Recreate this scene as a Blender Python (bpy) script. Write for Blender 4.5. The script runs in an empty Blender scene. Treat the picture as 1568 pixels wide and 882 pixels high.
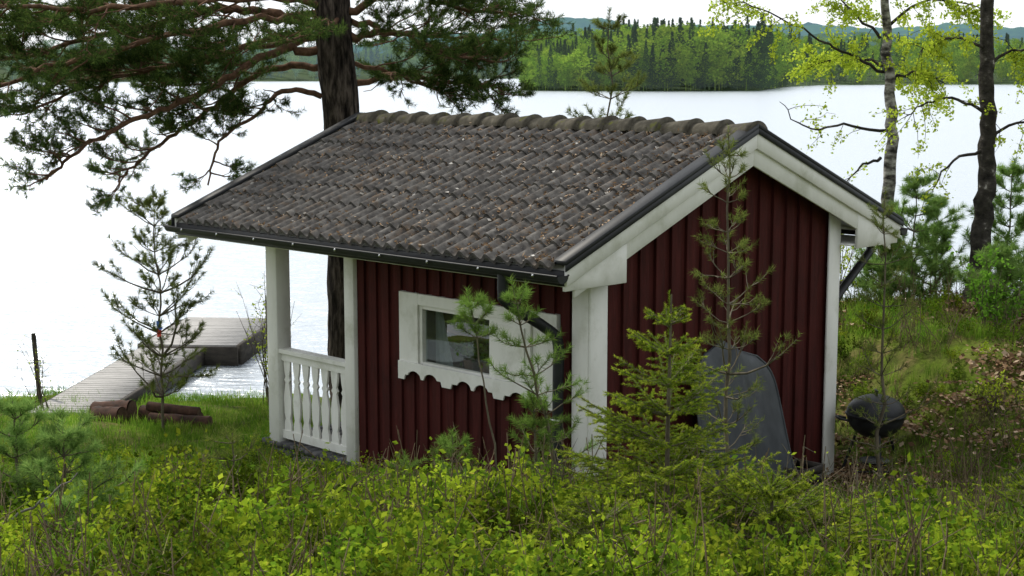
import bpy, math, random
import numpy as np
from mathutils import Vector, Matrix, noise
random.seed(7); rng=np.random.default_rng(7)
S=bpy.context.scene
COL=S.collection
R=random.random
def U(a,b): return a+(b-a)*random.random()

# ------------------------------------------------------------ materials
def newmat(name):
    m=bpy.data.materials.new(name); m.use_nodes=True
    nt=m.node_tree; nt.nodes.clear()
    return m,nt,nt.nodes,nt.links
def ramp(N,stops):
    r=N.new('ShaderNodeValToRGB'); e=r.color_ramp.elements
    while len(e)<len(stops): e.new(0.5)
    for i,(p,c) in enumerate(stops):
        e[i].position=p; e[i].color=(c[0],c[1],c[2],1)
    return r
def noise_mat(name,stops,scale=5,stretch=(1,1,1),rough=.8,bump=.2,detail=6,dist=.02,spec=.3,metal=0,stain=None):
    m,nt,N,L=newmat(name)
    o=N.new('ShaderNodeOutputMaterial'); p=N.new('ShaderNodeBsdfPrincipled')
    tc=N.new('ShaderNodeTexCoord'); mp=N.new('ShaderNodeMapping'); mp.inputs['Scale'].default_value=stretch
    n=N.new('ShaderNodeTexNoise'); n.inputs['Scale'].default_value=scale; n.inputs['Detail'].default_value=detail; n.inputs['Roughness'].default_value=.62
    r=ramp(N,stops)
    L.new(tc.outputs['Object'],mp.inputs[0]); L.new(mp.outputs[0],n.inputs['Vector']); L.new(n.outputs[0],r.inputs[0])
    col=r.outputs[0]
    if stain:
        n2=N.new('ShaderNodeTexNoise'); n2.inputs['Scale'].default_value=stain[1]; n2.inputs['Detail'].default_value=8; n2.inputs['Roughness'].default_value=.7
        L.new(tc.outputs['Object'],n2.inputs['Vector'])
        r2=ramp(N,[(stain[2],(0,0,0)),(stain[3],(1,1,1))]); L.new(n2.outputs[0],r2.inputs[0])
        mx=N.new('ShaderNodeMixRGB'); L.new(r2.outputs[0],mx.inputs[0]); L.new(col,mx.inputs[1]); mx.inputs[2].default_value=(*stain[0],1)
        col=mx.outputs[0]
    L.new(col,p.inputs['Base Color'])
    p.inputs['Roughness'].default_value=rough; p.inputs['Metallic'].default_value=metal
    p.inputs['Specular IOR Level'].default_value=spec
    if bump>0:
        b=N.new('ShaderNodeBump'); b.inputs['Strength'].default_value=bump; b.inputs['Distance'].default_value=dist
        L.new(n.outputs[0],b.inputs['Height']); L.new(b.outputs[0],p.inputs['Normal'])
    L.new(p.outputs[0],o.inputs[0])
    return m
def leaf_mat(name,stops,trans=.4,nscale=1.5,lo=.55,hi=1.25,objrand=False,haze=None):
    m,nt,N,L=newmat(name)
    o=N.new('ShaderNodeOutputMaterial'); g=N.new('ShaderNodeNewGeometry')
    r=ramp(N,stops)
    if objrand:
        oi=N.new('ShaderNodeObjectInfo'); a=N.new('ShaderNodeMath'); a.operation='MULTIPLY_ADD'
        L.new(g.outputs['Random Per Island'],a.inputs[0]); a.inputs[1].default_value=.4
        b=N.new('ShaderNodeMath'); b.operation='MULTIPLY'; L.new(oi.outputs['Random'],b.inputs[0]); b.inputs[1].default_value=.6
        L.new(b.outputs[0],a.inputs[2]); L.new(a.outputs[0],r.inputs[0])
    else: L.new(g.outputs['Random Per Island'],r.inputs[0])
    n=N.new('ShaderNodeTexNoise'); n.inputs['Scale'].default_value=nscale; n.inputs['Detail'].default_value=3
    L.new(g.outputs['Position'],n.inputs['Vector'])
    mr=N.new('ShaderNodeMapRange'); mr.inputs['From Min'].default_value=.35; mr.inputs['From Max'].default_value=.65
    mr.inputs['To Min'].default_value=lo; mr.inputs['To Max'].default_value=hi; L.new(n.outputs[0],mr.inputs[0])
    mul=N.new('ShaderNodeVectorMath'); mul.operation='SCALE'; L.new(r.outputs[0],mul.inputs[0]); L.new(mr.outputs[0],mul.inputs['Scale'])
    d=N.new('ShaderNodeBsdfDiffuse')
    t=N.new('ShaderNodeBsdfTranslucent'); mx=N.new('ShaderNodeMixShader'); mx.inputs[0].default_value=trans
    L.new(mul.outputs[0],d.inputs[0]); L.new(mul.outputs[0],t.inputs[0])
    L.new(d.outputs[0],mx.inputs[1]); L.new(t.outputs[0],mx.inputs[2])
    out=mx.outputs[0]
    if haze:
        e=N.new('ShaderNodeEmission'); e.inputs[0].default_value=(*haze[0],1); e.inputs[1].default_value=1  # aerial haze painted in: pale bluish emission mixed over the leaf colour
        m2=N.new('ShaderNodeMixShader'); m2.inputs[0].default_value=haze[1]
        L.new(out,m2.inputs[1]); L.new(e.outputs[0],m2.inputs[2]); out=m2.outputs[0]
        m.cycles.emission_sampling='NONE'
    L.new(out,o.inputs[0])
    return m

M_white=noise_mat('white_paint',[(.3,(.66,.66,.61)),(.7,(.81,.81,.77))],3,(1,1,.4),.55,.12,stain=((.42,.43,.33),2.2,.53,.82))
M_red=noise_mat('falu_red_boards',[(.25,(.034,.0075,.006)),(.6,(.066,.013,.011)),(.85,(.095,.021,.017))],6,(3,3,.35),.8,.35,spec=.15,stain=((.025,.008,.007),1.5,.5,.85))
M_black=noise_mat('black_metal',[(.3,(.010,.011,.012)),(.7,(.022,.024,.027))],8,(1,1,1),.5,.03,spec=.3)
M_tile=noise_mat('concrete_roof_tile',[(.25,(.034,.032,.030)),(.45,(.082,.077,.072)),(.62,(.145,.137,.127)),(.8,(.28,.265,.245))],13,(1,1,1),.95,.6,detail=10,dist=.008,spec=.1,stain=((.16,.115,.078),4.5,.55,.74))
M_ridge=noise_mat('ridge_tile_moss',[(.25,(.04,.035,.028)),(.5,(.085,.077,.06)),(.75,(.16,.145,.115))],12,(1,1,1),.95,.6,detail=10,dist=.01,spec=.1,stain=((.12,.13,.02),5,.56,.68))
M_deckw=noise_mat('weathered_wood',[(.25,(.24,.24,.23)),(.5,(.38,.37,.36)),(.8,(.5,.49,.47))],7,(1,8,8),.85,.3)
M_dockside=noise_mat('dark_wet_wood',[(.3,(.02,.018,.015)),(.7,(.06,.05,.04))],6,(1,1,4),.7,.3)
M_stone=noise_mat('foundation_stone',[(.3,(.05,.05,.055)),(.6,(.10,.10,.10)),(.85,(.18,.175,.17))],5,(1,1,1),.9,.5)
M_deadw=noise_mat('dead_wood',[(.3,(.10,.095,.085)),(.7,(.22,.21,.19))],9,(1,1,1),.9,.3)
M_pinebark=noise_mat('pine_bark',[(.36,(.010,.008,.007)),(.47,(.045,.036,.030)),(.6,(.13,.105,.087)),(.75,(.2,.165,.14))],18,(1,1,.2),.95,1,detail=8,dist=.12,spec=.1)
M_redbark=noise_mat('upper_pine_bark',[(.3,(.05,.03,.02)),(.55,(.14,.08,.05)),(.8,(.25,.15,.095))],14,(1,1,1),.9,.5,spec=.1)
M_twig=noise_mat('sapling_bark',[(.3,(.06,.05,.035)),(.6,(.14,.12,.08)),(.85,(.24,.21,.16))],20,(1,1,.4),.9,.3)
M_birch=noise_mat('birch_bark',[(.38,(.02,.018,.016)),(.48,(.13,.12,.105)),(.58,(.34,.33,.30)),(.78,(.55,.54,.50))],7,(1,1,2.2),.8,.5,detail=8,dist=.02)
M_darkbirch=noise_mat('dark_birch_bark',[(.3,(.012,.011,.010)),(.56,(.05,.045,.038)),(.64,(.10,.09,.08)),(.70,(.4,.38,.35))],9,(1,1,1.2),.9,.9,detail=8,dist=.04,spec=.1)
M_log=noise_mat('log_bark',[(.3,(.025,.016,.012)),(.6,(.09,.045,.03)),(.8,(.18,.10,.07))],9,(1,1,1),.9,.6)
M_logend=noise_mat('log_end',[(.3,(.07,.04,.028)),(.7,(.16,.10,.065))],15,(1,1,1),.9,.2)
M_sheet=noise_mat('grey_plastic',[(.3,(.034,.038,.042)),(.6,(.06,.067,.073)),(.85,(.10,.108,.112))],3,(2,2,1),.5,.08,spec=.25,stain=((.13,.14,.13),2.5,.55,.8))
M_chrome=noise_mat('bright_metal',[(.3,(.4,.4,.4)),(.7,(.6,.6,.6))],4,(1,1,1),.25,0,metal=1)
M_int=noise_mat('interior_wall',[(.3,(.05,.045,.04)),(.7,(.10,.09,.08))],4)
M_cloth=noise_mat('curtain_cloth',[(.3,(.35,.36,.38)),(.7,(.55,.56,.58))],4,(8,8,.5))
M_terra=noise_mat('terracotta',[(.3,(.2,.08,.05)),(.7,(.3,.13,.08))],4)
M_tagr=noise_mat('red_tape',[(.3,(.5,.05,.03)),(.7,(.6,.09,.05))],4); M_tagb=noise_mat('blue_tape',[(.3,(.06,.15,.5)),(.7,(.1,.2,.6))],4)

M_pineN=leaf_mat('pine_needles_old',[(0,(.026,.052,.016)),(.5,(.058,.10,.026)),(1,(.13,.185,.042))],.35,1.1,.5,1.5)
M_sapN=leaf_mat('pine_needles_young',[(0,(.085,.115,.028)),(.5,(.145,.19,.042)),(1,(.24,.27,.07))],.42,3,.7,1.3)
M_sapY=leaf_mat('pine_needles_bright',[(0,(.085,.16,.03)),(.5,(.14,.24,.045)),(1,(.22,.32,.07))],.45,3,.75,1.3)
M_sapS=leaf_mat('pine_needles_soft',[(0,(.13,.24,.06)),(.5,(.20,.33,.085)),(1,(.30,.42,.11))],.5,3,.8,1.3)
M_spr=leaf_mat('spruce_needles',[(0,(.10,.16,.014)),(.6,(.17,.26,.022)),(1,(.27,.36,.035))],.45,4,.65,1.35)
M_sprT=leaf_mat('spruce_tips',[(0,(.24,.32,.03)),(1,(.42,.48,.05))],.5,3,.8,1.2)
M_birchL=leaf_mat('birch_leaves',[(0,(.28,.38,.03)),(1,(.5,.6,.06))],.55,2,.8,1.2)
M_berry=leaf_mat('bilberry_leaves',[(0,(.04,.09,.010)),(.25,(.09,.17,.014)),(.5,(.17,.26,.018)),(.75,(.28,.36,.024)),(.92,(.40,.46,.04)),(1,(.30,.20,.06))],.45,1.3,.35,1.6,objrand=True)
M_grass=leaf_mat('grass_blades',[(0,(.07,.17,.02)),(.5,(.16,.30,.03)),(.8,(.27,.38,.05)),(1,(.42,.36,.2))],.48,.8,.6,1.4,objrand=True)
M_lily=leaf_mat('lily_leaves',[(0,(.09,.22,.025)),(.7,(.18,.36,.04)),(1,(.28,.46,.06))],.5,.8,.7,1.3,objrand=True)
M_litter=leaf_mat('dry_litter',[(0,(.09,.055,.03)),(.6,(.24,.155,.09)),(1,(.46,.36,.26))],.1,2,.7,1.3)
M_flake=leaf_mat('pale_lichen_flakes',[(0,(.25,.23,.2)),(1,(.6,.58,.54))],.05,2,.7,1.2)
M_stem=noise_mat('shrub_stem',[(.3,(.08,.055,.03)),(.7,(.2,.15,.09))],9,bump=0)
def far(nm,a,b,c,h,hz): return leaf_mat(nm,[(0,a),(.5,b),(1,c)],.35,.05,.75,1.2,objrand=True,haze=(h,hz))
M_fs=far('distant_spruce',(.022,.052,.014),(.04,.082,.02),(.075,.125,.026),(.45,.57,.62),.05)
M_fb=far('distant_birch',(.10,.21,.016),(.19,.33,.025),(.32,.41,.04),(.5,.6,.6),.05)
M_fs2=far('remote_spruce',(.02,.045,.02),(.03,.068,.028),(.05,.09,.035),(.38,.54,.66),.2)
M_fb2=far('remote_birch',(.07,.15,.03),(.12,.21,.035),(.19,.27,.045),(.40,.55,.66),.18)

# ------------------------------------------------------------ mesh helpers
def empty(name,loc=(0,0,0),rz=0):
    e=bpy.data.objects.new(name,None); e.location=loc; e.rotation_euler=(0,0,rz); e.empty_display_size=.2
    COL.objects.link(e); return e
def np_mesh(name,V,Fs,mats,smooth=False):
    me=bpy.data.meshes.new(name)
    V=np.asarray(V,dtype=np.float32); me.vertices.add(len(V)); me.vertices.foreach_set('co',V.ravel())
    loops=np.concatenate([f.ravel() for f,_ in Fs]).astype(np.int32)
    st=[];mi=[];o=0
    for f,m in Fs:
        k=f.shape[1]; st.append(o+np.arange(len(f))*k); mi.append(np.full(len(f),m)); o+=f.size
    st=np.concatenate(st).astype(np.int32); mi=np.concatenate(mi).astype(np.int32)
    me.loops.add(len(loops)); me.loops.foreach_set('vertex_index',loops)
    me.polygons.add(len(st)); me.polygons.foreach_set('loop_start',st)
    for m in mats: me.materials.append(m)
    me.polygons.foreach_set('material_index',mi)
    if smooth: me.polygons.foreach_set('use_smooth',np.ones(len(st),dtype=bool))
    me.update(calc_edges=True); me.validate()
    return me
def link(name,me,parent=None,loc=None):
    o=bpy.data.objects.new(name,me); COL.objects.link(o)
    if parent: o.parent=parent
    if loc is not None: o.location=loc
    return o
class MB:
    def __init__(s): s.V=[];s.F={3:[],4:[]};s.n=0;s.polys=[]
    def add(s,V,F):
        V=np.asarray(V,float); F=np.asarray(F)
        s.V.append(V); s.F[F.shape[1]].append(F+s.n); s.n+=len(V)
    def tube(s,P,rad,k=6,jit=0):
        P=np.asarray(P,float); n=len(P); rad=np.broadcast_to(np.asarray(rad,float),(n,))
        T=np.gradient(P,axis=0); T/=np.linalg.norm(T,axis=1)[:,None]+1e-9
        ref=np.array([0,0,1.]) if abs(T[:,2]).mean()<.75 else np.array([1.,0,0])
        A=np.cross(T,ref); A/=np.linalg.norm(A,axis=1)[:,None]+1e-9; B=np.cross(T,A)
        a=np.arange(k)*2*math.pi/k
        rr=rad[:,None]*(1+jit*rng.normal(size=(n,k)))
        V=P[:,None,:]+rr[:,:,None]*(np.cos(a)[None,:,None]*A[:,None,:]+np.sin(a)[None,:,None]*B[:,None,:])
        i=np.arange(n-1)[:,None]*k; j=np.arange(k)[None,:]; j2=(j+1)%k
        F=np.stack([i+j,i+j2,i+k+j2,i+k+j],-1).reshape(-1,4)
        s.add(V.reshape(-1,3),F)
    def tris(s,V): s.add(V,np.arange(len(V)).reshape(-1,3))
    def quads(s,V): s.add(V,np.arange(len(V)).reshape(-1,4))
    def box(s,x0,x1,y0,y1,z0,z1):
        V=[(x,y,z) for x in(x0,x1) for y in(y0,y1) for z in(z0,z1)]
        s.add(V,[(0,1,3,2),(4,6,7,5),(0,4,5,1),(2,3,7,6),(0,2,6,4),(1,5,7,3)])
    def prism(s,poly,ax,c0,c1):
        n=len(poly)
        f=(lambda a,b,c:(a,c,b)) if ax=='y' else (lambda a,b,c:(c,a,b))
        V=[f(a,b,c0) for a,b in poly]+[f(a,b,c1) for a,b in poly]
        b=s.n; s.V.append(np.array(V,float)); s.n+=2*n
        q=[[i,(i+1)%n,n+(i+1)%n,n+i] for i in range(n)]
        s.F[4].append(np.array(q)+b)
        if n==4:
            s.F[4].append(np.array([[3,2,1,0],[4,5,6,7]])+b)
        else: s.polys.append([b+i for i in range(n)][::-1]); s.polys.append([b+n+i for i in range(n)])
    def mesh(s,name,mats,smooth=False):
        if s.polys:
            me=bpy.data.meshes.new(name); V=np.concatenate(s.V)
            F=[list(map(int,f)) for k in(3,4) for a in s.F[k] for f in a]+s.polys
            me.from_pydata([tuple(v) for v in V],[],F)
            for m in mats: me.materials.append(m)
            me.update(); return me
        Fs=[(np.concatenate(s.F[k]),0) for k in(3,4) if s.F[k]]
        return np_mesh(name,np.concatenate(s.V),Fs,mats,smooth)
    def obj(s,name,mat,parent=None,smooth=False,bevel=0):
        o=link(name,s.mesh(name,[mat],smooth),parent)
        if bevel:
            b=o.modifiers.new('bevel','BEVEL'); b.width=bevel; b.segments=1; b.limit_method='ANGLE'
        return o
def nrm(a):
    a=np.asarray(a,float); return a/(np.sqrt((a*a).sum(-1,keepdims=True))+1e-9)
def needles(P,D,n,axis,nl,w,spread=1.0,fw=.7):
    P=np.asarray(P,float); D=nrm(np.asarray(D,float)); T=len(P)
    s=rng.random((T,n,1))
    base=P[:,None]+s*axis*D[:,None]
    r=rng.normal(size=(T,n,3)); r-= (r*D[:,None]).sum(-1,keepdims=True)*D[:,None]; r=nrm(r)
    d=nrm(D[:,None]*fw+r*spread*(.5+.5*rng.random((T,n,1))))
    sd=nrm(np.cross(d,rng.normal(size=(T,n,3))))*w*.5
    L=nl*(.7+.5*rng.random((T,n,1)))
    V=np.stack([base-sd,base+sd,base+d*L],2)
    return V.reshape(-1,3)
def leaves(C,size,n=1,spread=0,flat=0.0,asp=.65):
    C=np.repeat(np.asarray(C,float),n,0); C=C+rng.normal(size=C.shape)*spread
    u=rng.normal(size=C.shape); u[:,2]*=(1-flat); u=nrm(u)
    v=nrm(np.cross(u,rng.normal(size=C.shape)*np.array([1-flat*.8,1-flat*.8,1])))
    s=size*(.6+.7*rng.random((len(C),1)))
    V=np.stack([C-u*s*.5,C+v*s*asp*.5,C+u*s*.5,C-v*s*asp*.5],1)
    return V.reshape(-1,3)
def smooth_path(P,m=5):
    P=np.asarray(P,float); n=len(P); Q=np.vstack([2*P[0]-P[1],P,2*P[-1]-P[-2]]); out=[]
    for i in range(1,n):
        a,b,c,d=Q[i-1],Q[i],Q[i+1],Q[i+2]
        for t in np.arange(m)/m:
            out.append(.5*((2*b)+(-a+c)*t+(2*a-5*b+4*c-d)*t*t+(-a+3*b-3*c+d)*t**3))
    out.append(P[-1]); return np.array(out)
def rotz(v,a):
    c,s=math.cos(a),math.sin(a); return np.array([v[0]*c-v[1]*s,v[0]*s+v[1]*c,v[2]])

# ------------------------------------------------------------ terrain
def sm(t): t=np.clip(t,0,1); return t*t*(3-2*t)
def zf(x,y):
    x=np.asarray(x,float); y=np.asarray(y,float)
    bl=np.interp(y,[-3000,-60,0,7,9,11,12,13,14,15,17,19,20.5,26,60,9000],[200,10,2.12,1.08,.80,.38,.13,-.02,-.08,-.12,-.30,-.5,-.8,-2,-4,-4])
    br=np.interp(y,[-3000,-60,0,7,9,11,12,13,16,19,20.5,26,60,9000],[200,10,2.12,1.06,.70,.24,-.02,-.2,-.27,-.5,-.8,-2,-4,-4])
    k=sm((x-.9)/1.4); b=bl*(1-k)+br*k
    thr=3.5-.35*np.clip(y-14,0,4)
    r=sm((x-thr)/1.8); bb=np.interp(y,[8,11,13,15,17,18.5,20,22],[0,.12,.55,1.1,1.35,1.2,.3,0])
    z=b+r*bb
    nz=.05*np.sin(x*2.1+y*.7)*np.sin(y*1.9-x*.5)+.03*np.sin(x*5.3+1)*np.sin(y*4.7)
    return z+nz*(y<22)*(np.abs(x)<40)
xs=np.unique(np.concatenate([np.linspace(-12,12,121),np.linspace(-40,40,41),np.linspace(-400,400,21),[-6000,-2500,2500,6000]]))
ys=np.unique(np.concatenate([np.linspace(-2,24,131),np.linspace(-60,80,57),[-3000,-1000,-300,150,400,1200,4000,8000]]))
X,YY=np.meshgrid(xs,ys); Z=zf(X,YY)
V=np.stack([X,YY,Z],-1).reshape(-1,3); nx=len(xs); i=np.arange(len(ys)-1)[:,None]*nx+np.arange(nx-1)[None]
F=np.stack([i,i+1,i+nx+1,i+nx],-1).reshape(-1,4)
M_ground=noise_mat('forest_floor',[(.25,(.03,.035,.012)),(.45,(.07,.085,.02)),(.58,(.14,.13,.045)),(.70,(.23,.165,.09)),(.85,(.34,.25,.16))],3.5,(1,1,1),.95,.8,detail=12,dist=.05,spec=.05,stain=((.12,.18,.02),1.2,.47,.6))
link('ground',np_mesh('ground',V,[(F,0)],[M_ground],True))

# lake
m,nt,N,L=newmat('lake_water')
o=N.new('ShaderNodeOutputMaterial'); p=N.new('ShaderNodeBsdfPrincipled')
p.inputs['Base Color'].default_value=(.36,.42,.47,1); p.inputs['Roughness'].default_value=.3; p.inputs['IOR'].default_value=1.4
gl=N.new('ShaderNodeBsdfGlossy'); gl.inputs['Roughness'].default_value=.27; gl.inputs['Color'].default_value=(.86,.90,.94,1)
g=N.new('ShaderNodeNewGeometry'); mp=N.new('ShaderNodeMapping'); mp.inputs['Scale'].default_value=(.9,4.2,1); mp.inputs['Rotation'].default_value=(0,0,.12)
n=N.new('ShaderNodeTexNoise'); n.inputs['Scale'].default_value=1.0; n.inputs['Detail'].default_value=4; n.inputs['Roughness'].default_value=.6
b=N.new('ShaderNodeBump'); b.inputs['Strength'].default_value=1.0; b.inputs['Distance'].default_value=.17
L.new(g.outputs['Position'],mp.inputs[0]); L.new(mp.outputs[0],n.inputs['Vector']); L.new(n.outputs[0],b.inputs['Height'])
L.new(b.outputs[0],p.inputs['Normal']); L.new(b.outputs[0],gl.inputs['Normal'])
mx=N.new('ShaderNodeMixShader'); mx.inputs[0].default_value=.6
L.new(p.outputs[0],mx.inputs[1]); L.new(gl.outputs[0],mx.inputs[2]); L.new(mx.outputs[0],o.inputs[0])
wv=[(-6000,17,-.61),(6000,17,-.61),(6000,7500,-.61),(-6000,7500,-.61)]
link('lake',np_mesh('lake',wv,[(np.array([[0,1,2,3]]),0)],[m]))

# ------------------------------------------------------------ cabin
cab=empty('red_cabin',(.62,11.9,0),math.radians(45))
W=3.42; WL=2.95; PL=4.25; EL=-.5; RX=1.86; ER=4.22; ZE=2.16; SL=.4025; Y0=-.2; Y1=5.1
def zr(x): return ZE+(min(x,2*RX-x)-EL)*SL
red=MB()
def gprism(mb,x0,x1,y0,y1,zb,off):
    pts=[(x0,zb),(x1,zb),(x1,zr(x1)-off)]
    if x0<RX<x1: pts.append((RX,zr(RX)-off))
    pts.append((x0,zr(x0)-off)); mb.prism(pts,'y',y0,y1)
gprism(red,0.0,W,0.0,.05,-.5,.1)
x=.17; 
while x<W-.2:
    w=.115+U(-.004,.004); gprism(red,x,x+w,-.026-U(0,.004),0.002,-.5+U(-.02,.02),.11); x+=.205+U(-.006,.006)
gprism(red,0.0,W,WL-.05,WL,-.05,.1)
red.box(W-.05,W,.052,WL-.052,-.5,zr(W)-.1)
x=.1
while x<WL-.1: red.box(W,W+.024,x,x+.11,-.48,zr(W)-.11); x+=.2
hy0,hy1,hz0,hz1=1.02,2.06,1.07,1.62
zt=zr(0)-.08
for a in ((.052,hy0,-.35,zt),(hy1,WL-.052,-.35,zt),(hy0,hy1,-.35,hz0),(hy0,hy1,hz1,zt)):
    red.box(0,.05,a[0],a[1],a[2],a[3])
y=.2
while y<WL-.12:
    w=.10
    if y+w>.32 and y<2.3:
        red.box(-.024,.002,y,y+w,-.35,1.0); red.box(-.024,.002,y,y+w,1.68,zt-.01)
    else: red.box(-.024,.002,y,y+w,-.35,zt-.01)
    y+=.172
red.obj('red_board_walls',M_red,cab,bevel=.003)
it=MB(); it.box(.1,W-.1,.1,WL-.1,-.04,-.01); it.box(1.6,1.65,.1,WL-.1,0,2.2); it.obj('interior',M_int,cab)
cu=MB()
for yy,dy in ((1.98,-.26),(1.12,.10)):
    n=14; P=[]
    for k in range(n):
        f=k/(n-1); P.append((.14+.015*math.sin(f*18),yy+dy*f,1.0)); P.append((.14+.015*math.sin(f*18),yy+dy*f*(.3),1.62))
    P=np.array(P); cu.add(P,[(2*k,2*k+1,2*k+3,2*k+2) for k in range(n-1)])
cu.obj('curtains',M_cloth,cab,True)
pt=MB(); 
for yy in (1.3,1.52): pt.tube([(.11,yy,1.06),(.11,yy,1.16)],[.035,.05],10)
pt.obj('flower_pots',M_terra,cab)
pl=MB(); pl.quads(leaves([(.12,1.3,1.24),(.12,1.52,1.22)],.06,70,.05)); pl.obj('potted_plants',M_sapY,cab)
m,nt,N,L=newmat('window_glass'); o=N.new('ShaderNodeOutputMaterial'); t=N.new('ShaderNodeBsdfTransparent'); t.inputs[0].default_value=(.75,.8,.78,1)
gl=N.new('ShaderNodeBsdfGlossy'); gl.inputs['Roughness'].default_value=.02; mx=N.new('ShaderNodeMixShader'); mx.inputs[0].default_value=.14
L.new(t.outputs[0],mx.inputs[1]); L.new(gl.outputs[0],mx.inputs[2]); L.new(mx.outputs[0],o.inputs[0])
gb=MB(); gb.box(.012,.016,hy0,hy1,hz0,hz1); gb.obj('window_glass',m,cab)
wf=MB()
wf.box(-.05,-.001,hy1-.05,hy1+.2,1.0,1.70)
wf.box(-.05,-.001,.32,hy1-.052,1.60,1.70)
wf.box(-.045,-.001,.62,hy0+.06,1.0,1.598)
wf.box(-.058,-.047,.68,.98,1.10,1.55)
wf.box(-.045,-.001,.32,.45,1.0,1.598); wf.box(-.02,-.001,.452,.618,1.0,1.598)
wf.box(-.03,.03,hy0+.06,hy0+.1,hz0,hz1); wf.box(-.03,.03,hy1-.09,hy1-.052,hz0,hz1)
wf.box(-.028,.03,hy0+.1,hy1-.09,1.565,1.6); wf.box(-.028,.03,hy0+.1,hy1-.09,1.05,1.09)
n=120; sc=[]; ya_,yb_2=.32,hy1+.2
for k in range(n+1):
    f=k/n; yy=ya_+(yb_2-ya_)*f; ph=f*3.0; fr=ph-math.floor(ph)
    if f<.05 or f>.95: zz=.90
    elif fr<.10 or fr>.90: zz=.90
    elif .46<fr<.54: zz=.925
    elif fr<.2 or fr>.8: zz=.945
    else: zz=.945+.045*math.sin(math.pi*(((fr-.2)/.26) if fr<.5 else ((fr-.54)/.26)))**.6
    sc.append((yy,zz+.01))
wf.prism([(yb_2,1.075),(ya_,1.075)]+sc,'x',-.068,-.051)
wf.obj('window_frame',M_white,cab,bevel=.002)
cb=MB()
cb.box(-.055,.15,-.055,-.03,-.5,zr(0)-.12)
cb.box(-.055,-.026,-.0275,.15,-.5,zr(0)-.14)
cb.box(W-.14,W+.05,-.055,-.03,-.5,zr(W)-.12)
cb.box(W+.026,W+.05,-.0275,.14,-.5,zr(W)-.14)
cb.box(-.06,.08,WL-.06,WL+.08,-.12,zr(0)-.1)
cb.box(-.06,.11,PL-.17,PL,-.14,zr(0)-.1)
cb.box(W-.11,W+.05,PL-.17,PL,-.14,zr(W)-.1)
cb.box(W-.11,W+.05,WL-.04,WL+.08,-.12,zr(W)-.1)
cb.box(-.04,.10,WL+.081,PL-.171,2.08,2.2)
cb.box(.111,W-.111,PL-.14,PL-.03,2.06,2.2)
cb.obj('corner_boards_and_posts',M_white,cab,bevel=.006)
rl=MB()
rl.box(-.05,.07,WL+.081,PL-.171,.90,.94); rl.box(-.02,.03,WL+.081,PL-.171,.82,.895); rl.box(-.02,.03,WL+.081,PL-.171,.04,.12)
prof=[(.0,.052),(.1,.056),(.16,.036),(.22,.052),(.36,.058),(.46,.040),(.52,.026),(.55,.046),(.58,.026),(.64,.042),(.72,.052),(.78,.046)]
nb=7; sp=(PL-.171-WL-.081)/nb
for k in range(nb):
    c=WL+.081+sp*(k+.5)
    poly=[(c-w,.08+z) for z,w in prof]+[(c+w,.08+z) for z,w in prof[::-1]]
    rl.prism(poly,'x',-.012+.0005*k,.012)
rl.obj('porch_railing',M_white,cab)
dk=MB(); 
yy=WL+.002
while yy<PL+.08: dk.box(-.08,W+.06,yy,yy+.11,-.05,0); yy+=.117
dk.box(-.07,-.03,WL+.1,PL+.05,-.2,-.055); dk.box(-.03,W+.03,PL+.05,PL+.09,-.2,-.052)
dk.obj('porch_deck',M_stone,cab)
fs=MB()
for k in range(14):
    y0=k*.32; fs.box(-.13-U(0,.07),0.1,y0,y0+.29,-.6,-.05-U(0,.04))
fs.obj('foundation_stones',M_stone,cab,bevel=.03)
rd=MB()
def slab(mb,xa,xb,ya,yb,t0,t1):
    mb.prism([(xa,zr(xa)+t0),(xb,zr(xb)+t0),(xb,zr(xb)+t1),(xa,zr(xa)+t1)],'y',ya,yb)
slab(rd,EL+.01,RX,Y0+.03,Y1-.03,-.085,-.02); slab(rd,RX+.001,ER-.01,Y0+.03,Y1-.03,-.085,-.02)
rd.obj('roof_deck',M_white,cab)
CA=math.cos(math.atan(SL)); SA=math.sin(math.atan(SL)); SLEN=(RX-EL)/CA
rows=8; c=SLEN/rows; per=.15; ya,yb=Y0+.06,Y1-.06; nys=int((yb-ya)/per*12)+1
yy=np.linspace(ya,yb,nys)
def wave(y): return .050*(.5+.5*np.cos(2*math.pi*(y-ya)/per))**.9
tl=MB()
for side in (0,1):
    for r in range(rows):
        tj=rng.normal(size=200)*.0025; tb=rng.normal(size=200)*.004
        ti=np.floor((yy-ya)/(per*2)).astype(int)
        h=wave(yy)+tj[ti]; s0=r*c-.04+tb[ti]; s1=np.full_like(yy,(r+1)*c+.0)
        if r==rows-1: s1=s1-.05
        def pt_(s,hh):
            x=EL+s*CA-hh*SA; z=ZE+s*SA+hh*CA
            if side: x=2*RX-x
            return np.stack([x,yy,z],-1)
        A=pt_(s0,h-.006); B=pt_(s0,h+.027); C=pt_(s0*.4+s1*.6,h+.011); D=pt_(s1,h)
        q=np.arange(nys-1)
        tl.add(np.vstack([A,B]),np.stack([q,q+1,nys+q+1,nys+q],-1))
        n0=tl.n; tl.V.append(np.vstack([B,C,D])); tl.n+=3*nys
        tl.F[4].append(np.vstack([np.stack([q,q+1,nys+q+1,nys+q],-1),np.stack([q,q+1,nys+q+1,nys+q],-1)+nys])+n0)
tl.obj('roof_tiles',M_tile,cab,True)
dn=3600; yb_=ya+(yb-ya)*rng.random(dn)**1.5; ss=SLEN*(1-rng.random(dn)**1.2*.97)
val=ya+per*(np.round((yb_-ya)/per-.5)+.5)+rng.normal(size=dn)*.024; ss=np.clip((np.floor(ss/c)*c-.05*rng.random(dn)+ (rng.random(dn)<.6)*rng.random(dn)*c),.03,SLEN-.1)
fr=(ss%c)/c; hh=wave(val)+.033-fr*.026
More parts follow.
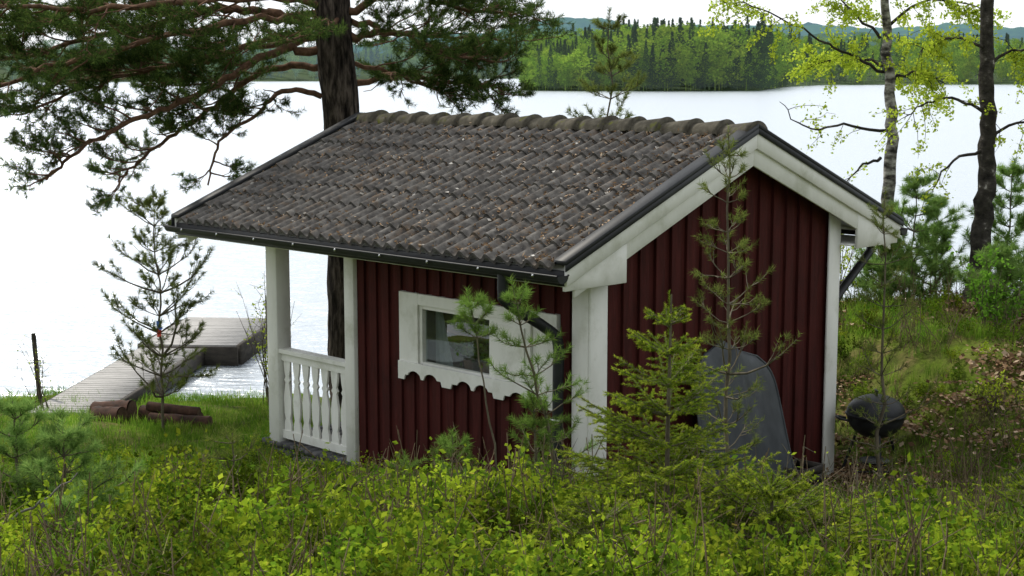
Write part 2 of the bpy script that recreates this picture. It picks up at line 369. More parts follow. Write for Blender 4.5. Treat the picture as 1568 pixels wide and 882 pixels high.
P=np.stack([EL+ss*CA-hh*SA,np.clip(val,ya,yb),ZE+ss*SA+hh*CA],-1)
d1=MB(); d1.quads(leaves(P[:2900],.038,4,.015,flat=.6,asp=.4)); d1.obj('roof_needle_litter',M_litter,cab)
d2=MB(); d2.quads(leaves(P[2900:],.05,1,.01,flat=.6)); d2.obj('roof_lichen_flakes',M_flake,cab)
rc=MB(); nc=16; step=(Y1-Y0)/nc
for k in range(nc):
    a=Y0-.03+k*step; b_=a+step+.05; seg=12; V=[]; jj=U(-.008,.008)
    for (yq,rr,dz) in ((a,.145,.026),(a+.05,.14,.018),(b_,.115,0),):
        for j in range(seg+1):
            t=math.pi*j/seg; V.append((RX-rr*math.cos(t)*1.1,yq,ZE+(RX-EL)*SL+.005+dz+rr*math.sin(t)*.85-.03+jj))
    for j in range(seg+1):
        t=math.pi*j/seg; V.append((RX-.115*math.cos(t)*1.1,a,ZE+(RX-EL)*SL+.005+.112*math.sin(t)*.85-.03+jj))
    n=seg+1; F=[]
    for r_ in range(2): F+=[(r_*n+j,r_*n+j+1,(r_+1)*n+j+1,(r_+1)*n+j) for j in range(seg)]
    F+=[(3*n+j,3*n+j+1,j+1,j) for j in range(seg)]
    rc.add(V,F)
rc.obj('ridge_tiles',M_ridge,cab)
bb=MB()
def rake(mb,y0,y1,t0,t1,xl,xr):
    for a,b in ((xl,RX),(RX+.001,xr)):
        mb.prism([(a,zr(a)+t0),(b,zr(b)+t0),(b,zr(b)+t1),(a,zr(a)+t1)],'y',y0,y1)
for (ys0,ys1,ys2) in ((Y0-.03,Y0,Y0+.025),(Y1+.03,Y1,Y1-.025)):
    rake(bb,min(ys0,ys1),max(ys0,ys1),-.12,.05,EL-.02,ER+.02)
    rake(bb,min(ys1,ys2)+.001,max(ys1,ys2),-.27,-.02,EL+.1,ER-.1)
    a,b_=min(ys1,ys2)-.005,max(ys1,ys2)+.003
    bb.prism([(EL-.01,1.99),(.2,1.99),(.2,zr(.2)-.1),(EL-.01,zr(EL)-.03)],'y',a,b_)
    q=2*RX
    bb.prism([(q-EL+.01,1.99),(q-.2,1.99),(q-.2,zr(.2)-.1),(q-EL+.01,zr(EL)-.03)],'y',a,b_)
bb.box(EL+.03,-.03,Y0+.03,Y1-.03,2.015,2.03); bb.box(W+.03,ER-.03,Y0+.03,Y1-.03,2.015,2.03)
bb.obj('barge_boards',M_white,cab,bevel=.004)
bf=MB()
for (a,b_) in ((Y0-.045,Y0+.085),(Y1-.085,Y1+.045)):
    rake(bf,a,b_,.056,.09,EL-.05,ER+.05)
rake(bf,Y0-.046,Y0-.033,.005,.0555,EL-.05,ER+.05); rake(bf,Y1+.033,Y1+.046,-.03,.0555,EL-.05,ER+.05)
bf.box(EL-.022,EL-.005,Y0,Y1,2.03,2.15); bf.box(ER+.005,ER+.022,Y0,Y1,2.03,2.15)
bf.obj('black_flashing',M_black,cab,bevel=.004)
gt=MB()
for gx in (EL-.075,ER+.075):
    n=9; V=[]
    for yq in (Y0-.04,Y1+.04):
        for j in range(n): t=math.pi*j/(n-1); V.append((gx-.062*math.cos(t),yq,2.12-.062*math.sin(t)))
    gt.add(V,[(j,j+1,n+j+1,n+j) for j in range(n-1)])
    for e in (0,n):
        gt.tris(np.concatenate([[V[e],V[e+j],V[e+j+1]] for j in range(1,n-1)]))
    gt.tube([(gx-.064,Y0-.04,2.12),(gx-.064,Y1+.04,2.12)],.009,6)
    gt.tube([(gx+.064,Y0-.04,2.12),(gx+.064,Y1+.04,2.12)],.007,6)
gt.tube(smooth_path([(EL-.075,.40,2.08),(EL-.075,.40,1.93),(EL-.03,.39,1.84),(-.19,.27,1.60),(-.115,.24,1.48),(-.115,.24,1.1),(-.115,.24,-.3)],4),.046,12)
gt.tube(smooth_path([(ER+.06,.12,2.08),(ER+.05,.12,1.93),(ER,.11,1.86),(W+.22,.06,1.52),(W+.11,.05,1.4),(W+.11,.05,.9),(W+.11,.05,-.3)],4),.042,12)
gt.obj('gutters_and_downpipes',M_black,cab,True)
br=MB(); 
for k in range(9): 
    yq=Y0+.2+k*.6; br.box(EL-.150,EL-.146,yq,yq+.02,2.095,2.12)
br.box(-.163,-.055,.19,.29,.85,.875)
br.obj('gutter_brackets',M_chrome,cab)

# ------------------------------------------------------------ leaning grey sled
sh=MB(); nu,nv=16,20; V=[]
for side in (0,1):
    for j in range(nv):
        for i_ in range(nu):
            u=i_/(nu-1)*2-1; v=j/(nv-1)
            w=.56+.09*(1-v)
            if v>.72: w*=math.sqrt(max(0,1-((v-.72)/.285)**2.6))
            d=.05*(1-u*u)*(.4+.6*v)+.03*(1 if abs(u)<.12 else 0)
            V.append((1.66+u*w+.04*v,-.50+.40*v-d+side*.012,-.30+1.64*v-.06*(u+1)*v))
n=nu*nv; F=[]
for sd in(0,1):
    F+=[(sd*n+j*nu+i_,sd*n+j*nu+i_+1,sd*n+(j+1)*nu+i_+1,sd*n+(j+1)*nu+i_) for j in range(nv-1) for i_ in range(nu-1)]
F+=[(j*nu,(j+1)*nu,n+(j+1)*nu,n+j*nu) for j in range(nv-1)]
sh.add(V,F)
rim=[V[j*nu] for j in range(nv)]+[V[j*nu+nu-1] for j in range(nv-1,-1,-1)]
sh.tube(np.array(rim),.012,6)
so=sh.obj('leaning_grey_sled',M_sheet,None,True); so.location=(.62,11.9,0); so.rotation_euler=(0,0,math.radians(45))

# ------------------------------------------------------------ kettle grill
gr=empty('kettle_grill',(3.47,14.2,zf(3.47,14.2)-.02))
kb=MB()
def lathe(mb,prof,k=24):
    n=len(prof); a=np.arange(k)*2*math.pi/k
    V=np.array([(r*math.cos(t),r*math.sin(t),z) for r,z in prof for t in a])
    F=[(i*k+j,i*k+(j+1)%k,(i+1)*k+(j+1)%k,(i+1)*k+j) for i in range(n-1) for j in range(k)]
    mb.add(V,F)
G=.12
lathe(kb,[(.01,.32+G)]+[(.27*math.sin(t),.54+G-.22*math.cos(t)) for t in np.linspace(.15,1.57,9)]+[(.285,.545+G),(.285,.56+G),(.275,.565+G)]+[(.275*math.cos(t),.57+G+.17*math.sin(t)) for t in np.linspace(0,1.5,9)]+[(.005,.742+G)])
for k in range(3):
    a=k*2.094+.5; kb.tube([(.17*math.cos(a),.17*math.sin(a),.4+G),(.34*math.cos(a),.34*math.sin(a),0.0)],.014,8)
kb.tube([(.0,0,.74+G),(0,-.05,.78+G),(0,.05,.78+G),(0,0,.74+G)],.01,6)
kb.tube(smooth_path([(-.27,-.06,.5+G),(-.36,-.05,.52+G),(-.36,.05,.52+G),(-.27,.06,.5+G)]),.012,6)
kb.obj('kettle_and_legs',M_black,gr,True)
kh=MB(); lathe(kh,[(.01,.2),(.13,.2),(.15,.22)]); kh.tube([(-.2,-.1,.13),(.2,-.1,.13)],.008,6); kh.obj('ash_tray_and_axle',M_black,gr,True)
cr=MB()
for k in range(4):
    for q in (0,1): cr.box(0,.36,q*.28,q*.28+.02,.02+k*.08,.085+k*.08); cr.box(q*.34,q*.34+.018,.021,.279,.02+k*.08,.085+k*.08)
co=cr.obj('wooden_crate',M_dockside); co.location=(2.55,13.0,-.16); co.rotation_euler=(0,0,.8)

# ------------------------------------------------------------ dock
dock=empty('wooden_dock',(0,0,0)); dp=MB()
def plank_run(mb,ox,oy,ang,w,l,z,pw=.12):
    c_,s_=math.cos(ang),math.sin(ang); t=0
    while t<l:
        V=np.array([(x,y,zz) for x in(-w,0) for y in(t,t+pw-.012) for zz in(z-.03,z+U(-.003,.003))])
        Vx=ox+V[:,0]*c_-V[:,1]*s_; Vy=oy+V[:,0]*s_+V[:,1]*c_
        mb.add(np.stack([Vx,Vy,V[:,2]],-1),[(0,1,3,2),(4,6,7,5),(0,4,5,1),(2,3,7,6),(0,2,6,4),(1,5,7,3)]); t+=pw
plank_run(dp,-4.85,17.6,-.07,.9,4.3,-.36)
plank_run(dp,-4.02,21.95,-.07,1.45,2.5,-.33)
dp.obj('dock_planks',M_deckw,dock)
ds=MB()
def beam(mb,a,b,w,z0,z1):
    a=np.array(a);b=np.array(b);d=(b-a)/math.dist(a,b);nn=np.array([-d[1],d[0]])*w/2
    V=[(*(p+sg*nn),z) for p in(a,b) for sg in(-1,1) for z in(z0,z1)]
    mb.add(V,[(0,1,3,2),(4,6,7,5),(0,4,5,1),(2,3,7,6),(0,2,6,4),(1,5,7,3)])
beam(ds,(-4.82,17.6),(-4.52,21.9),.08,-.58,-.345); beam(ds,(-5.75,17.7),(-5.45,21.9),.05,-.58,-.37)
beam(ds,(-5.48,21.97),(-4.0,21.84),.05,-.66,-.335); beam(ds,(-3.99,21.9),(-3.82,24.4),.08,-.66,-.32)
beam(ds,(-5.5,22.1),(-5.3,24.5),.05,-.66,-.335)
ds.tube([(-5.85,18.6,-1.2),(-5.95,18.65,.42)],.03,8); ds.tube([(-6.15,17.6,-1),(-6.2,17.6,0.0)],.03,8)
ds.obj('dock_beams',M_dockside,dock)

# ------------------------------------------------------------ logs
lg=empty('log_pile',(0,0,0)); lb=MB(); le=MB()
for (x0,y0,x1,y1,r_,dz) in ((-4.2,16.9,-3.5,16.7,.085,0),(-4.05,16.65,-3.35,16.5,.07,0),(-4.75,16.95,-4.3,16.85,.13,-.02),(-4.1,16.8,-3.5,16.65,.055,.12),(-4.7,16.75,-4.35,16.6,.10,-.02)):
    za=float(zf(x0,y0))+r_+dz; zb=float(zf(x1,y1))+r_+dz
    lb.tube(np.linspace((x0,y0,za),(x1,y1,zb),8),r_,14,.05)
    a=np.array([x1,y1,zb]); d=nrm(np.array([x1-x0,y1-y0,0.])); s_=np.cross(d,[0,0,1])
    for cc,dd in ((a,d),(np.array([x0,y0,za]),-d)):
        k=14; ring=[cc+dd*.004+r_*.97*(math.cos(t)*s_+math.sin(t)*np.array([0,0,1])) for t in np.arange(k)*2*math.pi/k]
        le.tris(np.concatenate([[cc+dd*.006,ring[i],ring[(i+1)%k]] for i in range(k)]))
lb.obj('log_bark',M_log,lg,True); le.obj('log_ends',M_logend,lg)

# ------------------------------------------------------------ big pine
def pine_limb(wd,tw,tuf,path,r0,r1,nside,slen,dens=11,start=.22,bare=.12):
    P=smooth_path(path,6); P=P+rng.normal(size=P.shape)*.018; n=len(P)
    wd.tube(P,np.linspace(r0,r1,n),8,.05)
    for k in range(nside):
        t=start+(1-start)*((k+R())/nside); f=t*(n-1); i=min(int(f),n-2); p=P[i]+(P[i+1]-P[i])*(f-i)
        T=nrm(P[i+1]-P[i]); a=U(.5,1.25)*(1 if k%2 else -1)
        d=rotz(T,a); d[2]=U(-.4,.4); d=nrm(d); ln=slen*(1-.45*t)*U(.55,1.25)
        q=[p]; dd=d.copy(); m_=6
        for j in range(m_):
            dd=nrm(dd+rng.normal(size=3)*.18+np.array([0,0,.03*(j-1.5)])); q.append(q[-1]+dd*ln/m_)
        q=np.array(q); rr=max(.006,r1*.7+.004); tw.tube(q,np.linspace(rr,.004,m_+1),5)
        if R()<bare: continue
        ns=int(ln*dens)+3
        for j in range(ns):
            t2=.3+.7*(j+R())/ns; f=t2*m_; i2=min(int(f),m_-1); p2=q[i2]+(q[i2+1]-q[i2])*(f-i2)
            T2=nrm(q[i2+1]-q[i2]); d2=rotz(T2,U(.4,1.1)*(1 if j%2 else -1)); d2[2]+=U(-.1,.5); d2=nrm(d2)
            l2=U(.12,.32); mid=p2+d2*l2*.5; e=mid+nrm(d2+np.array([0,0,.35]))*l2*.5
            tw.tube([p2,mid,e],[.0045,.0035,.003],3)
            for s_ in range(4):
                ds_=nrm(d2+rng.normal(size=3)*.5+np.array([0,0,.3])); pp=mid+(e-mid)*(s_/3.)
                tuf.append((pp,ds_))
        tuf.append((q[-1],dd)); tuf.append((q[-2],dd))
def Y(pts,ys): return [(x,y,z) for (x,z),y in zip(pts,ys)]
pine=empty('pine_tree',(0,0,0)); wd=MB(); tw=MB(); tuf=[]; tr=MB()
tp=smooth_path([(-1.98,18,-.7),(-2.02,18,.5),(-2.0,18,1.8),(-1.99,18,2.9),(-2.1,18,4.5),(-2.1,18.1,7),(-1.9,18,10),(-2,18,13)],8)
tr.tube(tp,np.interp(tp[:,2],[-.7,-.3,1,3,5,13],[.28,.20,.185,.215,.21,.05]),24,.035)
limbs=[
 (Y([(-2.2,3.91),(-2.74,3.87),(-3.2,3.6),(-3.66,3.33),(-4.2,3.1),(-4.67,2.83),(-5.05,2.5)],[18,17.8,17.5,17.2,16.9,16.7,16.5]),.055,.014,28,.95),
 (Y([(-2.2,4.18),(-2.81,4.3),(-3.43,4.37),(-4.13,4.18),(-4.9,4.03),(-5.6,3.8),(-6.3,3.9)],[18,18,18,17.9,17.8,17.6,17.5]),.06,.014,36,1.2),
 (Y([(-2.2,3.37),(-2.66,3.41),(-2.9,3.18),(-3.28,2.87),(-3.4,2.4)],[18,17.7,17.5,17.2,17]),.035,.01,12,.5),
 (Y([(-2.1,4.41),(-2.97,4.72),(-4.13,4.65),(-5.1,4.5),(-5.9,4.25),(-6.8,4.2)],[18,18.3,18.8,19,19,19]),.06,.014,32,1.25),
 (Y([(-2.2,3.72),(-2.97,3.65),(-3.5,3.3),(-4.0,2.95),(-4.5,2.6),(-4.8,2.3)],[18,18.3,18.5,18.6,18.6,18.5]),.045,.012,26,.85),
 (Y([(-2.15,4.05),(-3.0,3.95),(-4.0,3.75),(-5.0,3.6),(-6.0,3.5)],[18,18.6,19.2,19.6,19.8]),.045,.012,26,1.1),
 (Y([(-2.15,4.3),(-3.0,4.2),(-4.2,3.9),(-5.2,3.55),(-6.1,3.2)],[18,17.3,16.5,16,15.7]),.045,.012,24,1.0),
 (Y([(-2.15,4.1),(-2.8,4.0),(-3.6,3.75),(-4.5,3.55),(-5.4,3.2)],[18,17.6,17.4,17.3,17.1]),.04,.012,28,.9),
 (Y([(-2.15,4.4),(-3.0,4.45),(-4.2,4.3),(-5.2,4.3),(-6.2,4.1)],[18,17.0,16.2,15.8,15.6]),.045,.012,26,1.0),
 (Y([(-1.9,4.03),(-1.4,4.1),(-.8,3.87),(-.2,3.72)],[18,17.9,17.7,17.6]),.05,.012,22,.9),
 (Y([(-1.9,4.3),(-1.3,4.57),(-.65,4.4),(.1,4.33)],[18,18.1,18.2,18.2]),.05,.012,22,.95),
 (Y([(-1.9,3.5),(-1.3,3.6),(-.65,3.5),(-.15,3.45)],[18,18.3,18.6,18.8]),.04,.012,20,.75),
 (Y([(-1.9,3.75),(-1.4,3.6),(-.9,3.4)],[18,18.4,18.9]),.03,.01,14,.75),
 (Y([(-1.9,4.2),(-1.3,4.1),(-.6,4.05),(.0,4.0)],[18,18.6,19.2,19.6]),.04,.012,17,.9),
 (Y([(-2,4.25),(-2.1,4.15),(-2.3,4.0)],[18,17.2,16.3]),.03,.01,6,.6),
]
for pth,r0,r1,ns,sl in limbs: pine_limb(wd,tw,tuf,pth,r0,r1,ns,sl)
for k in range(12):
    z0=U(5.8,12.5); a=U(0,6.28); ln=U(1.8,3.4)*(1-.35*(z0-5)/8); d=np.array([math.cos(a),math.sin(a),.12])
    p=np.array([-2,18,z0]); pine_limb(wd,tw,tuf,[p,p+d*ln*.35,p+d*ln*.7+(0,0,-.1),p+d*ln],.05,.012,10,1.1,dens=5)
tr.obj('trunk',M_pinebark,pine,True); wd.obj('limbs',M_redbark,pine,True); tw.obj('twigs',M_redbark,pine,True)
tP=np.array([a for a,b in tuf]); tD=np.array([b for a,b in tuf])
nm=MB(); nm.tris(needles(tP,tD,26,.09,.066,.0074,1.0,.55)); nm.obj('needles',M_pineN,pine)

# ------------------------------------------------------------ saplings
def pine_sapling(name,base,top,Rad,nwh=9,nb=5,mat=M_sapN,nn=20,nl=.05,nw=.0032,low=.18,tr_r=.018,sub=2,cover=.6,up=.35,tags=None):
    e=empty(name,(0,0,0)); w=MB(); T=[]
    base=np.array([base[0],base[1],float(zf(base[0],base[1]))-.05]); top=np.array(top,float); H=math.dist(top,base)
    n=12; P=base+(top-base)*np.linspace(0,1,n)[:,None]; P[1:-1,:2]+=rng.normal(size=(n-2,2))*.012*H/2
    w.tube(P,np.linspace(tr_r,.004,n),7,.03)
    ax=nrm(top-base)
    for k in range(nwh):
        t=low+(1-low)*(k+U(.3,.7))/nwh*.97; f=t*(n-1); i=int(f); p=P[i]+(P[min(i+1,n-1)]-P[i])*(f-i)
        L0=Rad*(1-((t-low)/(1-low)))**.75*(.7+.35*R())+.06
        if t<low+.15: L0*=.8
        a0=U(0,6.28)
        for b in range(nb):
            a=a0+b*6.283/nb+U(-.3,.3); ln=L0*U(.5,1.3); d=nrm(np.array([math.cos(a),math.sin(a),up*U(.2,1.4)]))
            q=[p]; dd=d.copy()
            for j in range(4): dd=nrm(dd+np.array([0,0,.09])+rng.normal(size=3)*.14); q.append(q[-1]+dd*ln/4)
            q=np.array(q); w.tube(q,np.linspace(max(.004,.007*ln/.4),.0025,5),4)
            m_=max(2,int(ln*cover/.045))
            for j in range(m_):
                f2=(1-cover)+cover*j/m_; f3=f2*4; i2=min(int(f3),3); T.append((q[i2]+(q[i2+1]-q[i2])*(f3-i2),dd))
            T.append((q[-1],nrm(dd+np.array([0,0,.5]))))
            for s_ in range(sub):
                f2=U(.35,.85)*4; i2=int(f2); pp=q[i2]+(q[i2+1]-q[i2])*(f2-i2); d2=rotz(dd,U(.5,.9)*(1 if s_%2 else -1)); l2=ln*U(.2,.45)
                q2=[pp,pp+d2*l2*.5,pp+nrm(d2+np.array([0,0,.25]))*l2]; w.tube(q2,[.004,.003,.0025],3)
                for j in range(max(1,int(l2*cover/.045))): T.append((pp+(q2[2]-pp)*U(.35,1),d2))
                T.append((q2[2],nrm(d2+np.array([0,0,.4]))))
    for j in range(5): T.append((P[-1]-ax*.04*j,ax))
    w.obj('stem_and_branches',M_twig,e,True)
    nd=MB(); nd.tris(needles([a for a,b in T],[b for a,b in T],nn,.05,nl,nw,1.0,.6)); nd.obj('needles',mat,e)
    if tags:
        for z_,mt in tags:
            tb=MB(); f=(z_-base[2])/(top[2]-base[2]); p=base+(top-base)*f
            tb.tube([p-ax*.03,p+ax*.03],.025,8); tb.quads(leaves([p+np.array([.03,-.03,-.03])],.07,3,.02)); tb.obj('marking_tape',mt,e)
    return e
YP='young_pine'
pine_sapling(YP,(1.57,10.6),(1.50,10.6,3.22),.52,13,4,M_sapN,16,.045,nw=.0036,low=.2,sub=3,cover=.38,tr_r=.02)
pine_sapling(YP,(3.18,12.8),(3.14,12.8,2.62),.44,12,4,M_sapN,18,.045,nw=.004,low=.12,sub=2,cover=.45,tr_r=.02)
pine_sapling(YP,(.40,10.6),(.0,10.3,2.2),.36,8,4,M_sapY,26,.055,nw=.0036,low=.2,sub=2,cover=.5)
pine_sapling(YP,(.22,10.5),(.14,10.5,1.35),.24,4,4,M_sapY,28,.055,nw=.0036,low=.3,sub=2,cover=.6)
pine_sapling(YP,(-.02,10.4),(-.30,10.3,2.12),.2,3,4,M_sapY,32,.055,nw=.0036,low=.78,sub=2,cover=.7,tr_r=.009)
pine_sapling(YP,(-3.75,16),(-3.78,16,2.40),.95,10,6,M_sapN,26,.06,nw=.0056,low=.12,sub=4,cover=.45,tags=[(.98,M_tagb),(.90,M_tagr)])
pine_sapling(YP,(1.18,18.6),(1.17,18.6,4.35),.8,12,5,M_sapN,26,.065,nw=.0056,low=.3,sub=4,cover=.5,tr_r=.035)
for (x,y,zt_,rr) in ((4.75,18,2.45,.65),(5.15,18.3,2.1,.55),(5.75,17.6,2.6,.65),(4.3,17.6,1.7,.45),(6.3,17.2,2.2,.7),(5.2,16.2,1.75,.4),(5.9,16.6,1.9,.5)):
    pine_sapling(YP,(x,y),(x+U(-.05,.05),y,zt_),rr,8,5,M_sapS,30,.085,nw=.006,low=.08,sub=4,cover=.65,tags=[(1.35,M_tagr)] if x==5.75 else None)
pine_sapling(YP,(-2.72,9),(-2.72,9,1.50),.42,6,6,M_sapS,36,.065,nw=.0036,low=.1,sub=3,cover=.7)
pine_sapling(YP,(-3.02,9.1),(-3.05,9.1,1.65),.36,6,5,M_sapS,32,.065,nw=.0036,low=.1,sub=3,cover=.7)
pine_sapling(YP,(-2.45,8.2),(-2.45,8.2,1.25),.28,4,5,M_sapS,32,.06,nw=.0036,low=.1,sub=3,cover=.7)
pine_sapling(YP,(-1.75,9.3),(-1.75,9.3,1.4),.28,5,4,M_sapN,20,.05,low=.15,sub=1,cover=.5,tr_r=.01)
pine_sapling(YP,(-.42,10.4),(-.42,10.4,1.12),.22,3,4,M_sapY,34,.06,low=.4,sub=1,cover=.7,tr_r=.008)
pine_sapling(YP,(-.75,10.2),(-.74,10.2,1.0),.14,3,4,M_sapY,26,.05,low=.4,sub=1,cover=.7,tr_r=.008)

def spruce(name,base,H,Rad,nbr=90,dn=800,nwh=9):
    e=empty(name,(0,0,0)); w=MB(); P=[];D=[];TP=[];TD=[]
    b=np.array([base[0],base[1],float(zf(*base))-.04]); w.tube([b,b+(0,0,H*.5),b+(0.01,0,H)],[.02,.013,.005],7)
    def seg(a,c,tip):
        l=math.dist(c,a); m_=max(2,int(l*dn/9)); d=nrm(c-a)
        for j in range(m_): 
            tp_=tip and j>m_*.55
            (TP if tp_ else P).append(a+(c-a)*(j+R())/m_); (TD if tp_ else D).append(d)
    for k in range(nbr):
        t=((k+R())/nbr)**1.15*.95; z=H*t
        if t>.2: z=H*(min(round(t*nwh),nwh-.6)/nwh+U(-.008,.008))
        ln=Rad*max(0.0,1-z/H)**1.0*U(.7,1.1)+.05; a=U(0,6.283); d=np.array([math.cos(a),math.sin(a),U(0,.25)+.45*t])
        p0=b+np.array([0,0,z]); p1=p0+d*ln*.5; p2=p1+nrm(d+np.array([0,0,.15]))*ln*.5
        w.tube([p0,p1,p2],[.007,.005,.003],3); seg(p0+(p1-p0)*.1,p1,False); seg(p1,p2,True)
        ns=int(ln/.045)
        for j in range(ns):
            f=.2+.75*(j+.5)/ns; pp=p0+(p2-p0)*f; dd=rotz(d,(1 if j%2 else -1)*U(.7,1.0)); dd[2]=U(-.1,.12); l2=(ln*(1-f)*.5+.03)*U(.7,1.1)
            w.tube([pp,pp+dd*l2],[.003,.002],3); seg(pp,pp+dd*l2,True)
    for j in range(34): P.append(b+np.array([0,0,H*(1-.01*j)])); D.append(np.array([0,0,1.]))
    w.obj('stem_and_branches',M_twig,e)
    nd=MB(); nd.tris(needles(P,D,10,.02,.021,.0042,1.0,.6)); nd.obj('needles',M_spr,e)
    nd=MB(); nd.tris(needles(TP,TD,10,.018,.018,.0042,1.0,.8)); nd.obj('fresh_tips',M_sprT,e)
spruce('young_spruce',(.89,8.5),1.58,.84,125)
spruce('young_spruce',(1.35,7.7),.62,.85,110,nwh=5)
spruce('young_spruce',(.45,7.5),.50,.62,80,nwh=5)
spruce('young_spruce',(-1.95,7.5),.42,.45,60,nwh=5)
spruce('young_spruce',(3.1,8.9),.55,.5,60,nwh=5)

# ------------------------------------------------------------ birches
def birch(name,tpath,trr,limbs,bark,nleaf=5,lsize=.042,tw_mat=M_darkbirch,twn=15):
    e=empty(name,(0,0,0)); t=MB(); w=MB(); LP=[]
    P=smooth_path(tpath,8); P[:,:2]+=rng.normal(size=(len(P),2))*.012; t.tube(P,np.interp(np.linspace(0,1,len(P)),[0,1],trr),14,.04); t.obj('trunk',bark,e,True)
    for pth,dens in limbs:
        Q=smooth_path(pth,5); Q=Q+rng.normal(size=Q.shape)*.014; n=len(Q); w.tube(Q,np.linspace(.022,.004,n),5)
        for k in range(int(twn*dens)):
            f=U(.2,1)*(n-1); i=min(int(f),n-2); p=Q[i]; d=nrm(rng.normal(size=3)*np.array([1,1,.5])+nrm(Q[i+1]-Q[i])*.8)
            q=[p]; ln=U(.25,.65)
            for j in range(5): d=nrm(d+np.array([0,0,-.16])+rng.normal(size=3)*.2); q.append(q[-1]+d*ln/5)
            q=np.array(q); w.tube(q,np.linspace(.005,.0018,6),3)
            for j in range(int(13*dens)): 
                f2=U(1,5); i2=min(int(f2),4); LP.append(q[i2]+(q[i2+1]-q[i2])*(f2-i2))
    w.obj('branches',tw_mat,e)
    l=MB(); l.quads(leaves(LP,lsize,nleaf,.03)); l.obj('leaves',M_birchL,e)
birch('birch_tree',[(4.6,18.5,-.3),(4.58,18.5,1.5),(4.6,18.5,3),(4.5,18.5,4),(4.42,18.5,5.5),(4.5,18.5,9)],[.095,.03],[
 ([(4.5,18.5,3.64),(4.02,18.4,3.84),(3.54,18.2,4.08),(2.9,18.0,4.36),(2.4,18,4.45)],1.4),
 ([(4.55,18.5,2.93),(4.02,18.4,3.0),(3.46,18.2,3.0),(3.2,18.2,3.3)],.5),
 ([(4.45,18.5,4.04),(4.1,18.6,4.35),(3.8,18.6,4.7)],1.3),
 ([(4.5,18.5,3.7),(4.1,18.9,3.8),(3.6,19.1,3.7)],1.2),
 ([(4.5,18.5,3.5),(4.9,18.6,3.64),(5.3,18.7,3.5)],1.4),
 ([(4.5,18.5,4.2),(5.0,18.4,4.5),(5.7,18.2,4.3)],1.4),
 ([(4.45,18.5,4.6),(3.8,18.5,4.9),(3.1,18.4,4.8)],1.3),
 ([(4.5,18.5,2.6),(4.2,18.4,2.5),(3.9,18.3,2.2)],.45),
 ([(4.5,18.5,6),(4.0,18.5,6.6),(3.4,18.4,7)],1.0),([(4.5,18.5,6),(5.0,18.5,6.6),(5.6,18.4,7)],1.0)],M_birch)
birch('dark_birch_tree',[(5.22,17,.7),(5.27,17,1.8),(5.3,17,2.6),(5.25,17,3.6),(5.22,17,5),(5.2,17,8)],[.125,.05],[
 ([(5.25,17,3.2),(4.85,16.9,3.35),(4.5,16.8,3.27),(4.3,16.8,3.1)],.8),
 ([(5.25,17,2.8),(4.85,17,2.6),(4.7,17,2.3)],.4),
 ([(5.25,17,3.9),(4.8,16.8,4.0),(4.4,16.7,3.85)],1.2),
 ([(5.25,17,3.7),(5.6,17,3.9),(6.0,17,3.7)],1.2),
 ([(5.25,17,2.9),(5.7,17,3.1),(6.1,17,3.0)],.6),
 ([(5.2,17,5.5),(4.6,17,6),(4.2,17,6)],1)],M_darkbirch)
def shrub(name,base,H,Rad,ns=10,nl=120,size=.03,mat=M_birchL):
    e=empty(name,(0,0,0)); w=MB(); LP=[]; b=np.array([base[0],base[1],float(zf(*base))-.03])
    for k in range(ns):
        a=U(0,6.28); tip=b+np.array([math.cos(a)*Rad*R(),math.sin(a)*Rad*R(),H*U(.6,1)]); st=b+rng.normal(size=3)*np.array([.05,.05,0])
        q=smooth_path([st,(st+tip)/2+rng.normal(size=3)*.04,tip],4); w.tube(q,np.linspace(.007,.002,len(q)),4)
        for j in range(5):
            p=q[random.randint(3,len(q)-1)]; d=nrm(rng.normal(size=3)+np.array([0,0,.8])); w.tube([p,p+d*.15*H],[.003,.0015],3)
            for m_ in range(nl//(ns*5)+1): LP.append(p+d*.15*H*R())
    w.obj('stems',M_twig,e); l=MB(); l.quads(leaves(LP,size,1,.02)); l.obj('leaves',mat,e)
shrub('birch_sapling',(-2.95,18.2),1.6,.45,26,300,.034)
shrub('birch_sapling',(-5.6,17.8),.9,.4,8,60,.025)
shrub('leafy_shrub',(3.75,17.6),1.3,.4,14,420,.04)
shrub('leafy_shrub',(5.0,15.6),.9,.5,16,900,.045,M_lily)
shrub('leafy_shrub',(5.6,15.2),.8,.5,16,900,.045,M_birchL)
shrub('leafy_shrub',(6.2,16),1.0,.55,16,900,.045,M_lily)
shrub('leafy_shrub',(4.6,14.2),.45,.4,12,300,.035,M_birchL)
shrub('rowan_seedling',(-.98,8.2),.45,.1,3,45,.07)
for (x,y,h) in ((-.3,8.7,.5),(.3,9.6,.55),(1.9,9.8,.6),(2.6,10.8,.6),(-1.3,10.4,.55),(2.1,8.6,.5),(3.4,10.2,.7),(2.5,9.4,.55),(-2.2,10,.5)):
    shrub('bare_twig_shrub',(x,y),h,.35,10,40,.022,M_birchL)

db=MB()
for st in ([(-2.9,8.0,.85),(-2.75,8,1.2),(-2.55,8,1.33),(-2.35,8,1.5)],[(-2.75,8,1.2),(-2.9,8,1.28),(-2.95,8.1,1.15)],[(-2.9,8,1.05),(-2.7,7.9,.98),(-2.3,7.9,1.03)],[(-2.55,8,1.33),(-2.5,8,1.15),(-2.4,8,1.1)]):
    q=smooth_path(st,5)+rng.normal(size=(5*(len(st)-1)+1,3))*.008; db.tube(q,np.linspace(.013,.004,len(q)),6)
db.obj('dead_branch',M_deadw,None,True)

